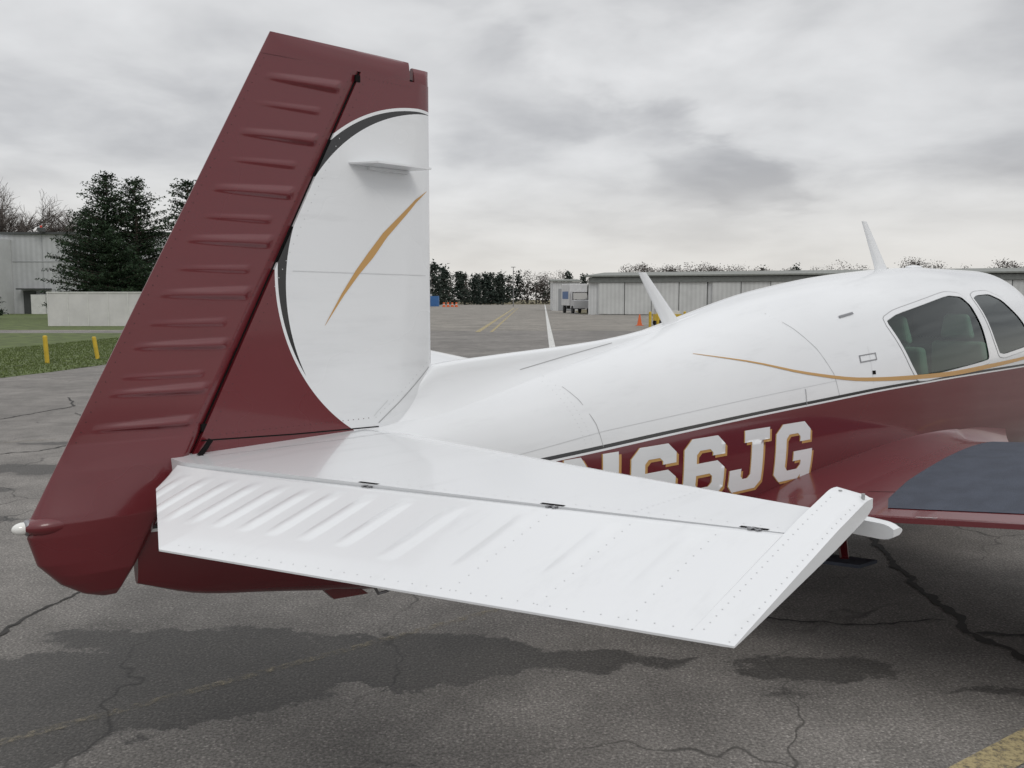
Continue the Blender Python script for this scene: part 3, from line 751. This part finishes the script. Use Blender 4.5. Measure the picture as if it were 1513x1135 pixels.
d.obj('sliding_doors',[metalwall('door_panels',(.58,.59,.58),6.28/.45)],H3); m.obj('door_gaps',[trimm],H3)
m=MB(); m.box(-.05,-.01,4,4.9,0,2.1); m.box(-.05,-.01,9,12,1.,2.2); m.obj('side_door',[trimm],H3)
H4=empty('storage_shed',(8.0,128,0)); m=MB(); m.box(-2,2.,0,9,0,4.2,0); m.obj('walls',[wallw],H4); m=MB(); m.add([(-2.3,-.3,4.22),(2.3,-.3,4.22),(2.3,9.3,4.6),(-2.3,9.3,4.6),(-2.3,-.3,4.4),(2.3,-.3,4.4),(2.3,9.3,4.8),(-2.3,9.3,4.8)],[(0,3,2,1),(4,5,6,7),(0,1,5,4),(1,2,6,5),(2,3,7,6),(3,0,4,7)]); m.obj('roof',[roofm],H4)
m=MB(); m.box(-1.2,1.2,-.06,-.01,.05,3.2); m.obj('door',[newmat('shed_door',(.3,.31,.32),.6)],H4)
tb=newmat('truck_box',(.60,.60,.60),.5,var=.1); tc=newmat('truck_cab',(.45,.45,.46),.35); tblue=newmat('truck_blue',(.05,.12,.28),.5)
def truck(loc,rz,nm='box_truck'):
    T=empty(nm,loc,rz); m=MB(); m.box(-1.1,1.1,0,4.6,.9,3.5); m.obj('cargo_box',[tb],T).modifiers.new('b','BEVEL').width=.05
    m=MB(); m.add([(-1,-1.9,.6),(1,-1.9,.6),(1,-.1,.6),(-1,-.1,.6),(-1,-1.9,1.5),(1,-1.9,1.5),(1,-.1,2.5),(-1,-.1,2.5),(-1,-1.2,1.6),(1,-1.2,1.6),(.9,-.8,2.5),(-.9,-.8,2.5)],[(0,3,2,1),(0,1,5,4),(4,5,9,8),(11,10,6,7),(1,2,6,10,9,5),(3,0,4,8,11,7),(2,3,7,6)]); m.add([(-.88,-1.18,1.64),(.88,-1.18,1.64),(.82,-.82,2.42),(-.82,-.82,2.42)],[(0,1,2,3)],1)
    m.obj('cab',[tc,cabin_dark],T)
    m=MB()
    for y in (-1.3,3.4):
        for x in (-.95,.95): m.tube([(x-.13,y,.45),(x+.13,y,.45)],.45,18)
    m.box(-.5,.5,-1.5,4.4,.5,.88); m.obj('wheels',[rubber],T)
    m=MB(); m.box(-1.12,-1.105,.6,3.9,1.7,2.6); m.box(1.105,1.12,.6,3.9,1.7,2.6); m.obj('side_stripe',[tblue],T)
truck((7.9,104,0),.15)
ylm=newmat('safety_yellow',(.55,.38,.03),.6,var=.15,vscale=5); orm=newmat('barrel_orange',(.65,.13,.03),.5); blu=newmat('container_blue',(.04,.14,.35),.5)
def bollard(x,y,h,r=.06,tilt=0):
    m=MB(); m.tube([(0,0,0),(tilt,0,h*.97),(tilt,0,h)],[r,r,r*.6],12); o=m.obj('bollard',[ylm],None,True,40); o.location=(x,y,0)
bollard(-12.05,22.5,.72,.055,-.03); bollard(-11.55,24.2,.62,.055,-.08)
for x,y in ((8.0,50.5),(8.5,50.8),(10.1,51),(11.1,50.5)): bollard(x,y,.95,.08)
m=MB(); m.box(-.22,.22,-.22,.22,0,.04); m.tube([(0,0,.04),(0,0,.72)],[.16,.035],14); o=m.obj('traffic_cone',[orm],None,True,40); o.location=(8.05,55,0)
C=empty('ground_cart',(9.6,54,0)); m=MB(); m.box(-.8,.8,-.5,.5,.35,.75,0); m.box(-.75,-.2,-.4,.4,.75,1.1,1); m.box(.1,.7,-.4,.4,.75,.95,2)
for x in (-.6,.6):
    for y in (-.5,.5): m.tube([(x,y-.06,.2),(x,y+.06,.2)],.2,14,3)
m.tube([(.8,0,.45),(1.5,0,.25)],.03,6,1); m.obj('cart_body',[ylm,tc,doorm,rubber],C)
for i in range(4):
    m=MB(); m.tube([(0,0,0),(0,0,.15),(0,0,.16),(0,0,1.)],[.38,.38,.28,.2],14,0); m.tube([(0,0,.5),(0,0,.65)],.262,14,1); o=m.obj('traffic_barrel',[orm,doorm],None,True,40); o.location=(-14.8+i*.9,190,0)
for x,y,s,mt in ((-17.6,196,1.,blu),(-19.8,200,1.2,tc),(-22.,198,1.,blu)):
    m=MB(); m.box(-1.2*s,1.2*s,-1,1,0.1,2.4*s,0)
    for k in range(9): m.box(-1.2*s+.05+k*.26*s,-1.2*s+.15+k*.26*s,-1.04,-1.001,.2,2.3*s,0)
    o=m.obj('storage_container',[mt]); o.location=(x,y,0)
pm=newmat('pole_grey',(.2,.2,.2),.5)
m=MB(); m.tube([(0,0,0),(0,0,9)],[.12,.07],8); m.box(-.5,.5,-.08,.08,8.9,9.05); o=m.obj('light_pole',[pm]); o.location=(.3,200,0)

# ---------------------------------------------------------------- TREES
def leafmat(name,c1,c2,scale):
    m=bpy.data.materials.new(name); m.use_nodes=True; g=NG(m.node_tree); b=g.n['Principled BSDF']; b.inputs['Roughness'].default_value=.85; b.inputs['Specular IOR Level'].default_value=.2
    n=g.noise(g.obj(),scale,4,.7); g.put(b.inputs['Base Color'],g.mix(g.step(n.outputs[0],.3,.7),c4(c1),c4(c2))); return m
pine=leafmat('pine_needles',(.009,.019,.011),(.040,.068,.034),1.1)
bark=newmat('bark',(.07,.055,.045),.9,var=.4,vscale=4)
twig=leafmat('twigs',(.07,.06,.055),(.15,.13,.115),.6)
dpine=leafmat('distant_evergreen',(.020,.032,.026),(.050,.062,.050),.25)
dbrown=leafmat('distant_bare_wood',(.055,.048,.045),(.105,.090,.080),.2)
def clump(m,c,r,n,s,rnd,mi=0,fz=.7):
    for _ in range(n):
        d=Vector((rnd.gauss(0,1),rnd.gauss(0,1),rnd.gauss(0,fz)))*r*.5; p=c+d
        a=Vector((rnd.uniform(-1,1),rnd.uniform(-1,1),rnd.uniform(-.7,.7))).normalized()*s*rnd.uniform(.6,1.3)
        b=Vector((rnd.uniform(-1,1),rnd.uniform(-1,1),rnd.uniform(-1,1))).normalized()*s*.5
        m.add([p-a*.5-b*.5,p+a*.5-b*.3,p+b*.6],[(0,1,2)],mi)
def conifer(name,x,y,h,r,seed):
    rnd=random.Random(seed); m=MB(); m.tube([(0,0,0),(0,0,h*.5),(0,0,h*.97)],[.28,.16,.03],8,1)
    tiers=int(h*1.5)
    side=[rnd.uniform(.75,1.2) for _ in range(8)]
    for ti in range(tiers):
        t=(ti+.5)/tiers; z=h*(.06+.92*t)
        prof=(1-t)**.55*rnd.uniform(.80,1.15)*(min(1,.75+t*2))
        nb=int(10+9*(1-t))
        for b_ in range(nb):
            a=rnd.uniform(0,6.283)
            L=max(.35,r*prof*rnd.uniform(.55,1.12)*side[int(a/6.2832*8)%8])
            d=Vector((math.cos(a),math.sin(a),0)); up=L*(.10+.35*t)
            prev=Vector((0,0,z+rnd.uniform(-.22,.22)))
            m.tube([prev,prev+d*L+Vector((0,0,up))],[.05,.012],4,1,False)
            k=max(2,int(L/.36))
            for j in range(1,k+1):
                q=j/k; c=prev+d*L*q+Vector((0,0,up*q-.10*math.sin(q*3)))
                clump(m,c,.66-.22*q,12,.27,rnd,0,.36)
    o=m.obj(name,[pine,bark]); o.location=(x,y,0); return o
conifer('pine_tree',-34.4,75,12.5,4.4,1)
conifer('pine_tree',-36.9,77,9.6,3.7,5)
conifer('pine_tree',-32.4,76,12.1,4.2,2)
conifer('pine_tree',-28.6,78,12.2,4.2,3)
conifer('pine_tree',-44.3,74,2.4,1.2,8)
def bare(name,x,y,h,seed,mat=twig):
    rnd=random.Random(seed); m=MB()
    def br(p,d,L,r,dep):
        q=p+d*L; m.tube([p,p+d*L*.5+Vector((rnd.uniform(-.05,.05),rnd.uniform(-.05,.05),0))*L,q],[r,r*.85,r*.65],4 if dep>1 else 6,0,False)
        if dep>=7: return
        for _ in range(3 if dep<6 else 2):
            nd=(d+Vector((rnd.gauss(0,.42),rnd.gauss(0,.42),rnd.gauss(.08,.25)))).normalized(); br(q if rnd.random()<.6 else p.lerp(q,.7),nd,L*rnd.uniform(.62,.85),max(.018,r*.64),dep+1)
    br(Vector((0,0,0)),Vector((0,0,1)),h*.27,h*.018,0)
    o=m.obj(name,[mat]); o.location=(x,y,0)
for i,(x,y,h) in enumerate(((-83,140,22),(-79.5,139,21.5),(-76.5,142,20),(-73,141,18),(-88,141,22),(-70,144,17))): bare('bare_tree',x,y,h,20+i)
rnd=random.Random(11); m=MB()
def dist_tree(x,y,h,w,kind,dens=1.):
    if kind==0:
        for i in range(int(70*dens)):
            t=rnd.random(); z=h*(.03+.95*t); rr=w*(1-t)**.7; a=rnd.uniform(0,6.28); clump(m,Vector((x+math.cos(a)*rr*rnd.random(),y+math.sin(a)*rr*rnd.random(),z)),1.3,7,1.2,rnd,0)
    else:
        m.tube([(x,y,0),(x,y,h*.6)],[.3,.12],4,1,False)
        for i in range(int(60*dens)):
            a=rnd.uniform(0,6.28); e=rnd.uniform(-1.2,1.5); rr=rnd.random()**.5
            c=Vector((x+math.cos(a)*math.cos(e)*w*rr,y+math.sin(a)*math.cos(e)*w*rr,h*.55+math.sin(e)*h*.45*rr)); clump(m,c,1.6,11,.6,rnd,1)
x=-75
while x<270:
    y=330+rnd.uniform(-25,45)
    px=x/y
    hh=11.5+5*noise.noise(Vector((x*.05,3,0)))+rnd.uniform(-1.5,1.5)
    if px>.14: hh=13.3+2.5*noise.noise(Vector((x*.04,8,0)))+rnd.uniform(-.8,.8)
    dist_tree(x,y,hh,rnd.uniform(3.4,4.8),0 if rnd.random()<(.5 if px<.02 else .2) else 1)
    for k in range(14): clump(m,Vector((x+rnd.uniform(-3,3),y+rnd.uniform(-4,4),rnd.uniform(.3,hh*.62))),2.6,9,1.5,rnd,rnd.choice((0,1,1)))
    x+=rnd.uniform(2.2,3.6)
for x,y,h,w in ((-20.5,262,11.5,4.),(-16,266,9.6,3.4),(-8,270,9.6,3.6),(-4,268,8.6,3),(-12,280,9,3.4),(-24,270,13,3.8)): dist_tree(x,y,h,w,0,1.5)
for x in (40,44,48,52,56,60,64,68,72,76,80,84,88): dist_tree(x,300+rnd.uniform(-8,8),12.9+1.6*noise.noise(Vector((x*.11,1,0)))+rnd.uniform(-.4,.5),5.5,1,2.4)
for x in (118,122,127,146,150): dist_tree(x,262+rnd.uniform(-6,6),12.6+rnd.uniform(-.8,1.2),5.5,1,2.2)
x=-330
while x<-60: dist_tree(x,300+rnd.uniform(-20,30),12+rnd.uniform(-2,3),4,rnd.choice((0,1,1)),.6); x+=5
m.obj('distant_tree_line',[dpine,dbrown])

# ---------------------------------------------------------------- SKY / LIGHT / CAMERA
w=bpy.data.worlds.new("World"); sc.world=w; w.use_nodes=True; g=NG(w.node_tree)
bg=g.n['Background']; bg.inputs['Strength'].default_value=.1
sun_el=math.radians(42); sun_az=math.radians(150)   # azimuth from +Y toward +X
sky=g.new('ShaderNodeTexSky',sky_type='NISHITA'); sky.sun_disc=False; sky.sun_elevation=sun_el; sky.sun_rotation=sun_az
dirv=g.new('ShaderNodeTexCoord').outputs['Generated']
dx,dy,dz=g.sep(dirv)[:3]
zc=g.m('MAXIMUM',dz,0.)
den=g.m('ADD',zc,.20)
cb=g.new('ShaderNodeCombineXYZ'); g.put(cb.inputs[0],g.m('DIVIDE',dx,den)); g.put(cb.inputs[1],g.m('DIVIDE',dy,den))
n1=g.noise(cb.outputs[0],.66,6,.5,.25); n2=g.noise(cb.outputs[0],2.1,5,.52,.2)
cv=g.m('ADD',g.m('MULTIPLY',n1.outputs[0],.55),g.m('MULTIPLY',n2.outputs[0],.45))
ay=g.m('MAXIMUM',g.m('ABSOLUTE',dy),.05)
wx,wy,_=g.sep(n2.outputs['Color'])[:3]; w1x,w1y,_=g.sep(n1.outputs['Color'])[:3]
U=g.m('ADD',g.m('DIVIDE',dx,ay),g.m('ADD',g.m('MULTIPLY',g.m('SUBTRACT',wx,.5),.24),g.m('MULTIPLY',g.m('SUBTRACT',w1x,.5),.2)))
E=g.m('ADD',g.m('DIVIDE',dz,ay),g.m('ADD',g.m('MULTIPLY',g.m('SUBTRACT',wy,.5),.18),g.m('MULTIPLY',g.m('SUBTRACT',w1y,.5),.08)))
def bank(cx,ce,rx,re,sl,lo=.4,hi=1.1):
    a=g.m('SUBTRACT',U,cx); e=g.m('SUBTRACT',g.m('SUBTRACT',E,ce),g.m('MULTIPLY',a,sl))
    a=g.m('DIVIDE',a,rx); e=g.m('DIVIDE',e,re)
    return g.step(g.m('SQRT',g.m('ADD',g.m('MULTIPLY',a,a),g.m('MULTIPLY',e,e))),lo,hi,1.,0.)
b1=bank(.06,.215,.17,.06,-.25); b2=bank(.03,.33,.26,.05,-.15); b3=bank(.22,.135,.12,.04,-.25)
bk=g.m('MAXIMUM',g.m('MAXIMUM',b1,g.m('MULTIPLY',b2,.7)),g.m('MULTIPLY',b3,.85))
lt=bank(.32,.24,.28,.09,-.1)
cv2=g.m('ADD',g.m('SUBTRACT',cv,g.m('MULTIPLY',bk,.10)),g.m('MULTIPLY',lt,.05))
ramp=g.new('ShaderNodeValToRGB'); g.put(ramp.inputs[0],cv2)
r=ramp.color_ramp; r.elements[0].position=.31; r.elements[0].color=(.42,.425,.445,1); r.elements[1].position=.60; r.elements[1].color=(.80,.805,.815,1)
e=r.elements.new(.42); e.color=(.56,.565,.58,1); e=r.elements.new(.50); e.color=(.69,.695,.705,1)
hz=g.step(dz,0.,.17,1.,0.)
hc=g.mix(g.m('MULTIPLY',hz,.78),ramp.outputs[0],(.79,.76,.715,1))
zen=g.step(dz,.33,.85,1.,1.6)
sc2=g.new('ShaderNodeVectorMath',operation='SCALE'); g.put(sc2.inputs[0],hc); g.put(sc2.inputs['Scale'],g.m('MULTIPLY',zen,10.))
fin_=g.mix(.96,sky.outputs[0],sc2.outputs[0])
g.put(bg.inputs['Color'],fin_)
sl=bpy.data.lights.new('sun','SUN'); sl.energy=.6; sl.angle=math.radians(20); sl.color=(1,.96,.90)
so=bpy.data.objects.new('sun',sl); COL.objects.link(so)
sd_=Vector((math.sin(sun_az)*math.cos(sun_el),math.cos(sun_az)*math.cos(sun_el),math.sin(sun_el)))
so.rotation_euler=(-sd_).to_track_quat('-Z','Y').to_euler(); so.location=(5,-5,20)
cd=bpy.data.cameras.new('camera'); cd.sensor_width=36; cd.lens=1285/1513*36; cd.clip_end=8000; cd.clip_start=.05
co=bpy.data.objects.new('camera',cd); COL.objects.link(co); co.location=(0,0,1.65); co.rotation_euler=(math.pi/2-math.atan(125/1285),0,0)
sc.camera=co
sc.view_settings.view_transform='Standard'; sc.view_settings.look='None'; sc.view_settings.exposure=0
